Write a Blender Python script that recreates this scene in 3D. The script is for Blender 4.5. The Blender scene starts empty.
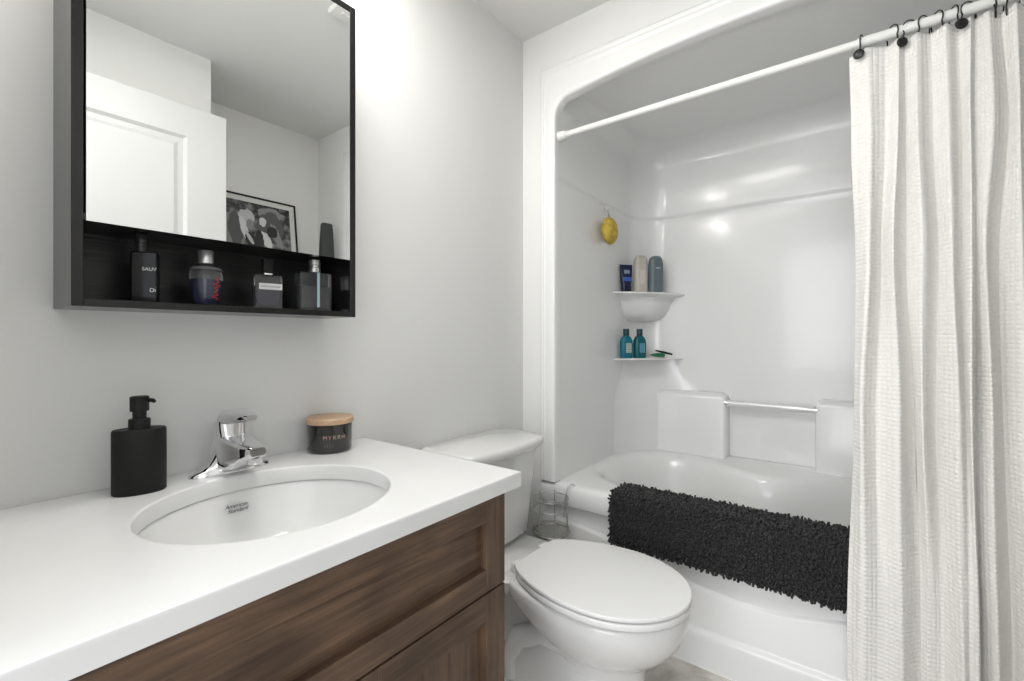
import bpy, bmesh, math, random
from mathutils import Vector, Matrix
from math import pi, sin, cos, radians as R

SC = bpy.context.scene
COL = SC.collection
FZ = -1.08            # floor level; the camera's eye is the origin
CZ = 1.247            # ceiling
YM = 1.145            # mirror wall

# ------------------------------------------------------------ camera
cd = bpy.data.cameras.new('camera'); cam = bpy.data.objects.new('camera', cd); COL.objects.link(cam)
cam.location = (0, 0, 0)
cam.rotation_euler = (pi/2, 0, R(37.3) - pi/2)
cd.sensor_width = 36; cd.lens = 36*463/1024; cd.shift_y = -2.5/1024; cd.clip_start = .01
SC.camera = cam

# ------------------------------------------------------------ world, lights, exposure
w = bpy.data.worlds.new('world'); SC.world = w; w.use_nodes = True
w.node_tree.nodes['Background'].inputs[0].default_value = (.93, .96, 1, 1)
w.node_tree.nodes['Background'].inputs[1].default_value = 1.5
SC.view_settings.view_transform = 'Standard'; SC.view_settings.look = 'None'
SC.view_settings.gamma = 1; SC.view_settings.use_curve_mapping = False
SC.view_settings.exposure = 0.28

def area(name, loc, size, energy, rot=(0, 0, 0), color=(1, .985, .96), sy=None, spread=180):
    l = bpy.data.lights.new(name, 'AREA'); l.energy = energy; l.color = color; l.size = size
    if sy: l.shape = 'RECTANGLE'; l.size_y = sy
    l.spread = R(spread)
    o = bpy.data.objects.new(name, l); COL.objects.link(o); o.location = loc; o.rotation_euler = rot
    return o
area('hall_fill_light', (-2.8, .3, .40), 2.6, 51, rot=(R(84), 0, -pi/2), sy=1.7, color=(.96, .98, 1))  # added flat fill through the doorway, from behind the camera
area('ceiling_fill_lamp', (.46, .63, CZ-.040), .58, 8.2, sy=.46)  # added fill from above, out of view, to lift counter and lid
VL = []
for vx in (.22, .43, .64):
    l = bpy.data.lights.new('vanity_bulb', 'POINT'); l.energy = 1.4; l.color = (1, .975, .94); l.shadow_soft_size = .045
    o = bpy.data.objects.new('vanity_bulb', l); COL.objects.link(o); o.location = (vx, 1.03, .995)

# ------------------------------------------------------------ materials
MATS = {}
def mat(name, col, rough=.5, metal=0, spec=.5, coat=0, trans=0, ior=1.45, emit=None, es=0, alpha=1, sheen=0):
    m = bpy.data.materials.new(name); m.use_nodes = True
    b = m.node_tree.nodes['Principled BSDF']
    if not isinstance(col, (tuple, list)): col = (col,)*3
    b.inputs['Base Color'].default_value = (*col, 1)
    b.inputs['Roughness'].default_value = rough; b.inputs['Metallic'].default_value = metal
    b.inputs['Specular IOR Level'].default_value = spec; b.inputs['Coat Weight'].default_value = coat
    b.inputs['Transmission Weight'].default_value = trans; b.inputs['IOR'].default_value = ior
    b.inputs['Alpha'].default_value = alpha
    b.inputs['Coat Roughness'].default_value = .05
    if sheen: b.inputs['Sheen Weight'].default_value = sheen
    if emit: b.inputs['Emission Color'].default_value = (*emit, 1); b.inputs['Emission Strength'].default_value = es
    MATS[name] = m
    return m
def N(m, t, **k):
    n = m.node_tree.nodes.new(t)
    for a, v in k.items(): setattr(n, a, v)
    return n
def bump_noise(m, scale, strength, dist=.001, detail=3):
    nt = m.node_tree; b = nt.nodes['Principled BSDF']
    tc = N(m, 'ShaderNodeTexCoord'); n = N(m, 'ShaderNodeTexNoise'); bp = N(m, 'ShaderNodeBump')
    n.inputs['Scale'].default_value = scale; n.inputs['Detail'].default_value = detail
    bp.inputs['Strength'].default_value = strength; bp.inputs['Distance'].default_value = dist
    nt.links.new(tc.outputs['Object'], n.inputs['Vector']); nt.links.new(n.outputs['Fac'], bp.inputs['Height'])
    nt.links.new(bp.outputs[0], b.inputs['Normal'])
def color_noise(m, scale, stops, vec=(1, 1, 1), detail=6, dist=0, rough=.5):
    nt = m.node_tree; b = nt.nodes['Principled BSDF']
    tc = N(m, 'ShaderNodeTexCoord'); mp = N(m, 'ShaderNodeMapping'); n = N(m, 'ShaderNodeTexNoise'); cr = N(m, 'ShaderNodeValToRGB')
    mp.inputs['Scale'].default_value = vec
    n.inputs['Scale'].default_value = scale; n.inputs['Detail'].default_value = detail; n.inputs['Distortion'].default_value = dist
    n.inputs['Roughness'].default_value = rough
    e = cr.color_ramp.elements
    while len(e) < len(stops): e.new(.5)
    for el, (p, c) in zip(e, stops): el.position = p; el.color = (*c, 1)
    nt.links.new(tc.outputs['Object'], mp.inputs['Vector']); nt.links.new(mp.outputs[0], n.inputs['Vector'])
    nt.links.new(n.outputs['Fac'], cr.inputs['Fac']); nt.links.new(cr.outputs[0], b.inputs['Base Color'])
    return n, cr

M_wall = mat('wall_paint', (.74, .74, .725), .55, spec=.35); bump_noise(M_wall, 220, .08)
M_trim = mat('trim_paint', (.80, .80, .785), .4)
M_ceil = mat('ceiling_paint', (.78, .78, .765), .8); bump_noise(M_ceil, 150, .1)
M_acr = mat('white_acrylic', (.84, .84, .83), .19, coat=.18)
M_por = mat('porcelain', (.74, .74, .73), .07, coat=.5)
M_seat = mat('seat_plastic', (.80, .80, .79), .16)
M_chrome = mat('chrome', (.80, .80, .81), .05, metal=1)
M_mirror = mat('mirror_glass', (.92, .93, .925), .0, metal=1)
M_quartz = mat('white_quartz', (.68, .68, .672), .22)
color_noise(M_quartz, 6, [(.35, (.68, .68, .672)), (.7, (.71, .71, .703))])
M_black = mat('black_laminate', (.009, .009, .009), .17); M_grain = mat('black_woodgrain', (.007, .007, .007), .3)
def grain_bump(m, sc, st):
    nt = m.node_tree; b = nt.nodes['Principled BSDF']
    tc = N(m, 'ShaderNodeTexCoord'); mp = N(m, 'ShaderNodeMapping'); n = N(m, 'ShaderNodeTexNoise'); bp = N(m, 'ShaderNodeBump')
    mp.inputs['Scale'].default_value = sc; n.inputs['Scale'].default_value = 1; n.inputs['Detail'].default_value = 4; n.inputs['Distortion'].default_value = .6
    bp.inputs['Strength'].default_value = st; bp.inputs['Distance'].default_value = .001
    nt.links.new(tc.outputs['Object'], mp.inputs[0]); nt.links.new(mp.outputs[0], n.inputs['Vector'])
    nt.links.new(n.outputs['Fac'], bp.inputs['Height']); nt.links.new(bp.outputs[0], b.inputs['Normal'])
grain_bump(M_black, (9, 9, 160), .12); grain_bump(M_grain, (9, 9, 220), .9)
def wood(name, vec):
    m = mat(name, (.1, .06, .04), .42)
    nt = m.node_tree; b = nt.nodes['Principled BSDF']
    n, cr = color_noise(m, 1, [(.30, (.044, .026, .016)), (.46, (.080, .047, .029)), (.6, (.118, .071, .043)), (.8, (.170, .106, .065))], vec=vec, detail=8, dist=.25, rough=.68)
    # broad blotches of stain
    tc = N(m, 'ShaderNodeTexCoord'); n2 = N(m, 'ShaderNodeTexNoise'); n2.inputs['Scale'].default_value = 7; n2.inputs['Detail'].default_value = 2
    r2 = N(m, 'ShaderNodeMapRange'); r2.inputs['From Min'].default_value = .35; r2.inputs['From Max'].default_value = .65
    r2.inputs['To Min'].default_value = .72; r2.inputs['To Max'].default_value = 1.35
    mx = N(m, 'ShaderNodeMix', data_type='RGBA', blend_type='MULTIPLY'); mx.inputs[0].default_value = 1
    nt.links.new(tc.outputs['Object'], n2.inputs['Vector']); nt.links.new(n2.outputs['Fac'], r2.inputs['Value'])
    nt.links.new(cr.outputs[0], mx.inputs[6]); nt.links.new(r2.outputs[0], mx.inputs[7]); nt.links.new(mx.outputs[2], b.inputs['Base Color'])
    return m
M_woodh = wood('walnut_stain_horizontal', (4, 60, 75))
M_woodv = wood('walnut_stain_vertical', (70, 60, 4))
M_blackplastic = mat('matte_black_plastic', (.009, .009, .009), .5, spec=.3)
M_rug = mat('black_chenille', (.014, .0135, .0145), .55, sheen=.12)
M_rugback = mat('rug_backing', (.03, .03, .03), .95)
M_white = mat('white_plastic', (.80, .80, .78), .3)
M_rod = mat('rod_enamel', (.82, .82, .79), .3)
M_print = mat('white_lettering', (.75, .75, .75), .5)
M_rose = mat('rose_lettering', (.42, .27, .22), .4)
M_greylet = mat('dim_lettering', (.16, .15, .14), .4)
M_label = mat('label_paper', (.75, .75, .74), .5)

# floor: mottled stone-look tile with faint joints
M_floor = mat('stone_tile', (.5, .47, .43), .3)
nn, cr = color_noise(M_floor, 5, [(.32, (.40, .36, .32)), (.48, (.62, .58, .53)), (.62, (.80, .77, .73))], detail=9, dist=1.2, rough=.65)
nt = M_floor.node_tree
tc = N(M_floor, 'ShaderNodeTexCoord'); bk = N(M_floor, 'ShaderNodeTexBrick'); bk.offset = .5
bk.inputs['Scale'].default_value = 1; bk.inputs['Brick Width'].default_value = .6; bk.inputs['Row Height'].default_value = .3
bk.inputs['Mortar Size'].default_value = .002; bk.inputs['Mortar Smooth'].default_value = .1
mx = N(M_floor, 'ShaderNodeMix', data_type='RGBA'); mx.inputs[7].default_value = (.42, .40, .37, 1)
nt.links.new(tc.outputs['Object'], bk.inputs['Vector']); nt.links.new(bk.outputs['Fac'], mx.inputs[0])
nt.links.new(cr.outputs[0], mx.inputs[6]); nt.links.new(mx.outputs[2], nt.nodes['Principled BSDF'].inputs['Base Color'])

# curtain cloth: waffle weave from UVs given in metres
M_curt = mat('waffle_cloth', (.83, .815, .78), .9, sheen=.15)
nt = M_curt.node_tree
uv = N(M_curt, 'ShaderNodeUVMap'); uv.uv_map = 'cloth'
sp = N(M_curt, 'ShaderNodeSeparateXYZ'); nt.links.new(uv.outputs[0], sp.inputs[0])
def saw(out, per, pw):
    a = N(M_curt, 'ShaderNodeMath', operation='MULTIPLY'); a.inputs[1].default_value = pi/per
    s = N(M_curt, 'ShaderNodeMath', operation='SINE'); ab = N(M_curt, 'ShaderNodeMath', operation='ABSOLUTE')
    p = N(M_curt, 'ShaderNodeMath', operation='POWER'); p.inputs[1].default_value = pw
    nt.links.new(out, a.inputs[0]); nt.links.new(a.outputs[0], s.inputs[0]); nt.links.new(s.outputs[0], ab.inputs[0]); nt.links.new(ab.outputs[0], p.inputs[0])
    return p.outputs[0]
sx_ = saw(sp.outputs[0], .014, .6); sy_ = saw(sp.outputs[1], .011, .6)
ad = N(M_curt, 'ShaderNodeMath', operation='MULTIPLY'); nt.links.new(sx_, ad.inputs[0]); nt.links.new(sy_, ad.inputs[1])
bp = N(M_curt, 'ShaderNodeBump'); bp.inputs['Strength'].default_value = .8; bp.inputs['Distance'].default_value = .0022
nt.links.new(ad.outputs[0], bp.inputs['Height']); nt.links.new(bp.outputs[0], nt.nodes['Principled BSDF'].inputs['Normal'])

# ------------------------------------------------------------ mesh helpers (all take scene coordinates)
def box(bm, x0, x1, y0, y1, z0, z1, bev=0, seg=2):
    vs = [bm.verts.new((x, y, z)) for x in (x0, x1) for y in (y0, y1) for z in (z0, z1)]
    fs = [bm.faces.new([vs[i] for i in f]) for f in ((0, 1, 3, 2), (4, 6, 7, 5), (0, 4, 5, 1), (2, 3, 7, 6), (0, 2, 6, 4), (1, 5, 7, 3))]
    if bev:
        es = list({e for f in fs for e in f.edges})
        bmesh.ops.bevel(bm, geom=es, offset=bev, segments=seg, affect='EDGES', profile=.5)
    return vs
def loft(bm, rings, closed=True, cap0=True, cap1=True, wrap=False):
    V = [[bm.verts.new(p) for p in r] for r in rings]
    n = len(V[0]); m = len(V)
    for i in range(m if wrap else m-1):
        a = V[i]; b = V[(i+1) % m]
        for j in range(n if closed else n-1):
            k = (j+1) % n
            bm.faces.new((a[j], a[k], b[k], b[j]))
    if closed and not wrap:
        if cap0: bm.faces.new(list(reversed(V[0])))
        if cap1: bm.faces.new(V[-1])
    return V
def lathe(bm, prof, cx, cy, z0=0, n=32, sx=1, sy=1, rot=0, cap0=True, cap1=True):
    rings = []
    for r, z in prof:
        ring = []
        for i in range(n):
            a = 2*pi*i/n; x = r*sx*cos(a); y = r*sy*sin(a)
            ring.append((cx + x*cos(rot) - y*sin(rot), cy + x*sin(rot) + y*cos(rot), z0+z))
        rings.append(ring)
    return loft(bm, rings, cap0=cap0, cap1=cap1)
def rrect(hx, hy, r, n=5):
    pts = []
    for qx, qy, a0 in ((1, 1, 0), (-1, 1, pi/2), (-1, -1, pi), (1, -1, 1.5*pi)):
        for i in range(n+1):
            a = a0 + pi/2*i/n
            pts.append((qx*(hx-r) + r*cos(a), qy*(hy-r) + r*sin(a)))
    return pts
def prism(bm, cx, cy, secs, rot=0, r=None):
    """stack of rounded rectangles: secs = (hx, hy, radius, z)"""
    rings = []
    for hx, hy, rr, z in secs:
        rings.append([(cx + x*cos(rot) - y*sin(rot), cy + x*sin(rot) + y*cos(rot), z) for x, y in rrect(hx, hy, rr)])
    loft(bm, rings)
def tube(bm, pts, r, n=10, caps=True, closed=False):
    pts = [Vector(p) for p in pts]; rings = []; m = len(pts)
    rr = r if isinstance(r, (list, tuple)) else [r]*m
    t0 = (pts[1]-pts[0]).normalized(); up = Vector((0, 0, 1)) if abs(t0.z) < .9 else Vector((1, 0, 0))
    nrm = t0.cross(up).normalized()
    for i, p in enumerate(pts):
        if closed: t = (pts[(i+1) % m]-pts[i-1]).normalized()
        else: t = (pts[min(i+1, m-1)]-pts[max(i-1, 0)]).normalized()
        nrm = (nrm - t*nrm.dot(t)).normalized(); b = t.cross(nrm)
        rings.append([tuple(p + (nrm*cos(2*pi*k/n) + b*sin(2*pi*k/n))*rr[i]) for k in range(n)])
    loft(bm, rings, cap0=caps, cap1=caps, wrap=closed)
def sect(bm, secs, n=5):
    """loft of rounded rectangles placed freely: (centre, u axis, v axis, hu, hv, r)"""
    rings = []
    for c, u, v, hu, hv, r in secs:
        c = Vector(c); u = Vector(u).normalized(); v = Vector(v).normalized()
        rings.append([tuple(c + u*a + v*b) for a, b in rrect(hu, hv, r, n)])
    loft(bm, rings)

def finish(bm, name, m, parent=None, base=None, smooth=35, recalc=True):
    if recalc: bmesh.ops.recalc_face_normals(bm, faces=bm.faces)
    me = bpy.data.meshes.new(name)
    off = Vector((0, 0, 0))
    if parent is not None:
        p = parent
        while p is not None: off += Vector(p.location); p = p.parent
    elif base is not None: off = Vector(base)
    bm.transform(Matrix.Translation(-off)); bm.to_mesh(me); bm.free()
    me.materials.append(m)
    if smooth:
        me.shade_smooth() if hasattr(me, 'shade_smooth') else me.polygons.foreach_set('use_smooth', [True]*len(me.polygons))
        me.set_sharp_from_angle(angle=R(smooth))
    o = bpy.data.objects.new(name, me); COL.objects.link(o)
    if parent is not None: o.parent = parent
    elif base is not None: o.location = base
    return o
def B(): return bmesh.new()
def tag(o, label, cat, group=None):
    o['label'] = label; o['category'] = cat
    if group: o['group'] = group
    return o
def thing(name, loc, label, cat, group=None):
    o = bpy.data.objects.new(name, None); COL.objects.link(o); o.location = loc; o.empty_display_size = .02
    return tag(o, label, cat, group)
def struct(name, bm, m, smooth=None):
    o = finish(bm, name, m, smooth=smooth); o['kind'] = 'structure'; return o
def sbox(name, m, *a, bev=0):
    bm = B(); box(bm, *a, bev=bev); return struct(name, bm, m, smooth=35 if bev else None)
def text(name, s, size, m, origin, xdir, ydir, parent, depth=.0003, sxy=1.0, align='LEFT', shear=0):
    cu = bpy.data.curves.new('lettering', 'FONT'); cu.body = s; cu.size = size; cu.extrude = depth; cu.align_x = align; cu.shear = shear
    cu.space_line = .8
    tmp = bpy.data.objects.new('lettering', cu); COL.objects.link(tmp)
    dg = bpy.context.evaluated_depsgraph_get(); dg.update()
    me = bpy.data.meshes.new_from_object(tmp.evaluated_get(dg))
    bpy.data.objects.remove(tmp); bpy.data.curves.remove(cu)
    bm = B(); bm.from_mesh(me); bpy.data.meshes.remove(me)
    x = Vector(xdir).normalized()*sxy; y = Vector(ydir).normalized(); z = x.cross(y).normalized()
    mt = Matrix(((x.x, y.x, z.x, origin[0]), (x.y, y.y, z.y, origin[1]), (x.z, y.z, z.z, origin[2]), (0, 0, 0, 1)))
    bm.transform(mt)
    return finish(bm, name, m, parent, smooth=None, recalc=False)

# ------------------------------------------------------------ the room
sbox('floor', M_floor, -1.6, 2.6, -1.2, 1.3, FZ-.05, FZ)
sbox('ceiling', M_ceil, -.14, 2.62, -.86, 1.25, CZ, CZ+.06)
sbox('wall_left', M_wall, -.14, 2.62, YM, YM+.1, FZ, CZ)
sbox('wall_right', M_wall, .90, 1.72, -.839, -.739, FZ, CZ)
sbox('wall_right_jog', M_wall, -.14, .836, -.435, -.335, FZ, CZ)
sbox('wall_corner_return', M_wall, .736, .836+.064, -.839, -.435, FZ, CZ)
bm = B()                                           # the jog's outer corner face sits at x = .836
box(bm, .736, .836, -.7391, -.4351, FZ, CZ); struct('wall_jog_side', bm, M_wall)
bpy.data.objects.remove(bpy.data.objects['wall_corner_return'])
bpy.data.objects['wall_right'].location.x = 0
# widen the far right wall to meet the jog
bm = B(); box(bm, .836, .90, -.839, -.739, FZ, CZ); struct('wall_right_end', bm, M_wall)
# entry wall with the doorway the camera stands in
bm = B(); box(bm, -.12, -.005, .60, YM, FZ, CZ); box(bm, -.12, -.005, -.335, -.235, FZ, CZ); box(bm, -.12, -.005, -.235, .60, FZ+2.06, CZ)
struct('wall_entry', bm, M_wall)
# alcove front wall: strips round the one-piece tub and shower
bm = B(); box(bm, 1.58, 1.70, 1.052, YM, FZ, CZ); box(bm, 1.58, 1.70, -.4555, 1.052, 1.092, CZ); box(bm, 1.58, 1.70, -.739, -.4555, FZ, CZ)
struct('wall_alcove', bm, M_trim)
sbox('wall_alcove_back', M_wall, 2.56, 2.62, -.80, YM, FZ, CZ)
sbox('wall_alcove_side', M_wall, 1.70, 2.56, -.62, -.56, FZ, CZ)
sbox('baseboard_left', M_trim, .80, 1.578, YM-.014, YM, FZ, FZ+.10, bev=.003)
sbox('baseboard_right', M_trim, .84, 1.578, -.739, -.725, FZ, FZ+.10, bev=.003)
bm = B(); box(bm, -.005, .008, -.235-.06, -.235, FZ, FZ+2.12, bev=.003); box(bm, -.005, .008, -.235, .60, FZ+2.06, FZ+2.12, bev=.003)
struct('trim_1', bm, M_trim, smooth=35)

# open door against the jog wall, seen in the mirror
bm = B()
DX0, DX1, DZ0, DZ1, DY1, DY0 = .06, .846, FZ+.01, .95, -.2, -.235
for a in ((DX0, DX0+.145, DZ0, DZ1), (DX1-.145, DX1, DZ0, DZ1), (DX0+.145, DX1-.145, DZ1-.125, DZ1), (DX0+.145, DX1-.145, DZ0, DZ0+.2), (DX0+.145, DX1-.145, -.15, 0)):
    box(bm, a[0], a[1], DY0, DY1, a[2], a[3])
for z0, z1 in ((0, DZ1-.125), (DZ0+.2, -.15)):
    x0, x1 = DX0+.145, DX1-.145
    def rr_(i, y): return [(x0+i, y, z0+i), (x1-i, y, z0+i), (x1-i, y, z1-i), (x0+i, y, z1-i)]
    loft(bm, [rr_(0, DY1), rr_(.012, DY1-.011), rr_(.03, DY1-.011), rr_(.045, DY1-.004)], cap0=False)
M_door = mat('door_paint', (.56, .56, .55), .35)
struct('door_1', bm, M_door)

# ------------------------------------------------------------ tub and shower unit
def arch_paths(n=24):
    """matching outer frame and inner opening outlines (y, z), from bottom left over the top to bottom right"""
    yl, yr, zb = .987, -.387, -.578
    yc = .30
    inner = []; outer = []
    oyl, oyr, ozt = 1.055, -.458, 1.095
    for i in range(13):
        z = zb + (.885-zb)*i/12; inner.append((yl, z)); outer.append((oyl, zb + (1.02-zb)*i/12))
    def top(y): return .998 - .053*((y-yc)/.687)**2
    rc = .07
    for i in range(1, 9):
        a = pi/2*i/8; inner.append((yl-rc*(1-cos(a)), .885 + (top(yl-rc)-.885)*sin(a)))
        if i <= 4: outer.append((oyl, 1.02+(ozt-1.02)*i/4))
        else: outer.append((oyl-.068*(i-4)/4, ozt))
    for i in range(1, n):
        y = (yl-rc) + ((yr+rc)-(yl-rc))*i/n; inner.append((y, top(y))); outer.append((oyl-.068+((oyr+.068)-(oyl-.068))*i/n, ozt))
    for i in range(8, 0, -1):
        a = pi/2*i/8; inner.append((yr+rc*(1-cos(a)), .885 + (top(yr+rc)-.885)*sin(a)))
        if i <= 4: outer.append((oyr, 1.02+(ozt-1.02)*i/4))
        else: outer.append((oyr+.068*(i-4)/4, ozt))
    for i in range(12, -1, -1):
        z = zb + (.885-zb)*i/12; inner.append((yr, z)); outer.append((oyr, zb + (1.02-zb)*i/12))
    return outer, inner
unit = thing('tub_shower_unit', (2.0, .3, FZ), 'glossy white one-piece bathtub and shower alcove with corner shelves', 'bathtub')
outer, inner = arch_paths()
prof = [(-.0, 1.582), (.0, 1.5795), (.03, 1.5775), (.08, 1.5755), (.14, 1.5755), (.17, 1.5775), (.20, 1.5775), (.23, 1.5755), (.28, 1.5750), (.33, 1.5755), (.36, 1.5775), (.40, 1.5770), (.60, 1.5760), (.85, 1.5755), (.93, 1.5765), (.98, 1.580), (1.0, 1.586), (1.0, 1.62)]
bm = B()
rings = [[(x, o[0]+(i_[0]-o[0])*t, o[1]+(i_[1]-o[1])*t) for o, i_ in zip(outer, inner)] for t, x in prof]
loft(bm, rings, closed=False)
finish(bm, 'trim_flange', M_acr, unit, smooth=60)
# wall shell
def shell_path(ins=0, z=0):
    pts = []
    xb = 2.485 - ins; yl0, yl1 = .990-ins*.6, 1.004-ins; yr0, yr1 = -.390+ins*.6, -.404+ins
    lean = .0
    r = .15
    for i in range(10): t = i/9; pts.append((1.60+(xb-r-1.60)*t, yl0+(yl1-yl0)*t))
    for i in range(1, 10): a = pi/2*i/9; pts.append((xb-r+r*sin(a), yl1-r+r*cos(a)))
    for i in range(1, 14): t = i/14; pts.append((xb, yl1-r+(yr1+r-yl1+r)*t))
    for i in range(0, 10): a = pi/2*i/9; pts.append((xb-r+r*cos(a), yr1+r-r*sin(a)))
    for i in range(1, 10): t = i/9; pts.append((xb-r+(1.60-xb+r)*t, yr1+(yr0-yr1)*t))
    return pts
bm = B(); rows = []
levels = [(-.60, 0), (-.3, 0), (0, .001), (.3, .002), (.60, .004), (.632, .004), (.640, .006), (.648, .012), (.656, .013), (.8, .017), (.90, .021)]
for z, ins in levels: rows.append([(x, y, z) for x, y in shell_path(ins)])
for i in range(1, 7):
    a = pi/2*i/6; rows.append([(x, y, .90+.105*sin(a)) for x, y in shell_path(.021+.10*(1-cos(a)))])
V = loft(bm, rows, closed=False)
last = V[-1]; nl = len(last)
for i in range(nl//2 - 1 + nl % 2):
    a, b, c, d = last[i], last[i+1], last[nl-2-i], last[nl-1-i]
    if len({a, b, c, d}) == 4: bm.faces.new((a, b, c, d))
finish(bm, 'surround_wall', M_acr, unit, smooth=50)

# tub: rim, deck, hourglass basin
NA = 144
def rect_ring(x0, x1, y0, y1, r, z):
    pts = []
    cx, cy = 2.02, .30
    for i in range(NA):
        a = 2*pi*i/NA; c, s = cos(a), sin(a)
        # ray to rounded rectangle through centre: superellipse of high power
        px, py = (x1-cx) if c > 0 else (cx-x0), (y1-cy) if s > 0 else (cy-y0)
        rad = 1/max(abs(c/px), abs(s/py))
        pts.append([cx+rad*c, cy+rad*s, z])
    for qx in (x0, x1):
        for qy in (y0, y1):
            i = int(round((math.atan2(qy-cy, qx-cx) % (2*pi))/(2*pi)*NA)) % NA
            pts[i] = [qx, qy, z]
    return pts
def basin_ring(k, z, bul=1, n=2.9):
    pts = []
    cx, cy = 2.02, .30; hx0, hx1, hy0, hy1 = .335, .405, .67, .655
    for i in range(NA):
        a = 2*pi*i/NA; c, s = cos(a), sin(a)
        px = (hx1 if c > 0 else hx0)-k; py = (hy1 if s > 0 else hy0)-k*1.5
        rad = (abs(c/px)**n + abs(s/py)**n)**(-1/n)
        x, y = cx+rad*c, cy+rad*s
        if c > 0: x -= bul*.23*math.exp(-((y-.34)/.27)**2)*min(1, (x-cx)/.2)
        pts.append((x, y, z))
    return pts
bm = B()
ro = lambda i, z: rect_ring(1.578+i, 2.50-i, -.40+i*.5, 1.0-i*.5, 0, z)
ru = lambda i, z: rect_ring(1.578+i, 2.50-i, -.455, 1.052, 0, z)
rings = [ru(.040, -.662), ru(.004, -.664), ru(0, -.658), ru(.0, -.60), ru(.006, -.588), ru(.018, -.582), ru(.05, -.582),
         basin_ring(-.035, -.583), basin_ring(-.015, -.585), basin_ring(-.003, -.592), basin_ring(.008, -.606), basin_ring(.03, -.68),
         basin_ring(.06, -.80, .9), basin_ring(.10, -.92, .75), basin_ring(.14, -.96, .5), basin_ring(.2, -.972, .3)]
loft(bm, rings, cap0=False)
finish(bm, 'tub_basin', M_acr, unit, smooth=60)
# apron with swag arc and toe ledge
bm = B(); NY = 60
def arc(y): return -.838 + .12*(1-math.exp(-5.7*(y-.30)**2))
rows = []
def row(f):
    rows.append([f(-.455 + (1.052+.455)*i/NY) for i in range(NY+1)])
row(lambda y: (1.614, y, -.655)); row(lambda y: (1.612, y, -.675)); row(lambda y: (1.606, y, -.69))
row(lambda y: (1.606, y, arc(y)+.035)); row(lambda y: (1.606, y, arc(y)+.006))
row(lambda y: (1.604, y, arc(y)+.002)); row(lambda y: (1.597, y, arc(y)-.003)); row(lambda y: (1.595, y, arc(y)-.010))
row(lambda y: (1.595, y, -.955)); row(lambda y: (1.594, y, -.962)); row(lambda y: (1.587, y, -.967)); row(lambda y: (1.583, y, -.974)); row(lambda y: (1.582, y, -.985)); row(lambda y: (1.586, y, FZ))
V = loft(bm, rows, closed=False)
finish(bm, 'tub_apron', M_acr, unit, smooth=60)
bm = B(); tube(bm, [(1.583, 1.05, FZ+.001), (1.583, -.45, FZ+.001)], .004, 8); finish(bm, 'caulk_bead', M_white, unit)

# soap ledges with the grab bar between
for y0, y1 in ((.533, 1.02), (-.43, .172)):
    bm = B()
    inner_at_low = (y0 == .533)
    ya, yb = (y0, y1)
    rings = []
    for z, dx, dy, r in ((-.60, .0, .0, .02), (-.30, .0, .0, .02), (-.283, .006, .006, .02), (-.274, .02, .02, .02), (-.272, .06, .03, .02)):
        tp = .022*(z+.60)/.3
        x0, x1 = 2.395+dx+tp*.3, 2.50
        a, b = ya+dy, yb-dy
        if inner_at_low: a += .0
        hx, hy = (x1-x0)/2, (b-a)/2
        rings.append([((x0+x1)/2+px, (a+b)/2+py, z) for px, py in rrect(hx, hy, r)])
    loft(bm, rings)
    finish(bm, 'soap_ledge', M_acr, unit, smooth=50)
bm = B(); tube(bm, [(2.425, .540, -.317), (2.425, .165, -.317)], .0155, 16); gb = finish(bm, 'grab_bar', mat('polished_bar', (.80, .80, .79), .1, metal=.15), unit)
for y in (.535, .170):
    bm = B(); tube(bm, [(2.425, y-.006, -.317), (2.425, y+.006, -.317)], .019, 20); finish(bm, 'bar_bracket', M_chrome, gb)

# corner shelves
def corner_ring(rad, z, ins=0, bow=.75, cx=2.50, cy=1.02, n=12):
    """corner at (cx, cy); front edge a flattened arc between the two walls"""
    pts = [(cx-ins*0, cy, z)]
    if bow is None:                               # concave fillet, tangent to both walls
        for i in range(n+1):
            a = pi/2*i/n; pts.append((cx-.013-rad*(1-sin(a)), cy-.015-rad*(1-cos(a)), z))
        return pts
    for i in range(n+1):
        t = i/n; a = pi/2*t
        ax, ay = cos(a), sin(a)
        k = rad/(max(ax+ay, 1e-6))              # straight diagonal
        k2 = rad                                  # round arc
        kk = k*bow + k2*(1-bow)
        pts.append((cx-kk*ax*1.16, cy-kk*ay*.86, z))
    return pts
bm = B()
loft(bm, [corner_ring(.12, .085, bow=.1), corner_ring(.17, .10, bow=.1), corner_ring(.205, .13, bow=.15), corner_ring(.23, .18, bow=.3), corner_ring(.26, .212, bow=.6), corner_ring(.315, .222, bow=.75),
          corner_ring(.325, .226, bow=.75), corner_ring(.325, .231, bow=.75), corner_ring(.32, .234, bow=.75)])
finish(bm, 'corner_shelf', M_acr, unit, smooth=60)
bm = B()
loft(bm, [corner_ring(.39, -.60, bow=None), corner_ring(.385, -.34, bow=None), corner_ring(.36, -.27, bow=None), corner_ring(.28, -.19, bow=None), corner_ring(.25, -.13, bow=None), corner_ring(.245, -.114, bow=None),
          corner_ring(.315, -.111, bow=.75), corner_ring(.315, -.106, bow=.75), corner_ring(.31, -.103, bow=.75)])
finish(bm, 'corner_shelf', M_acr, unit, smooth=60)

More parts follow.
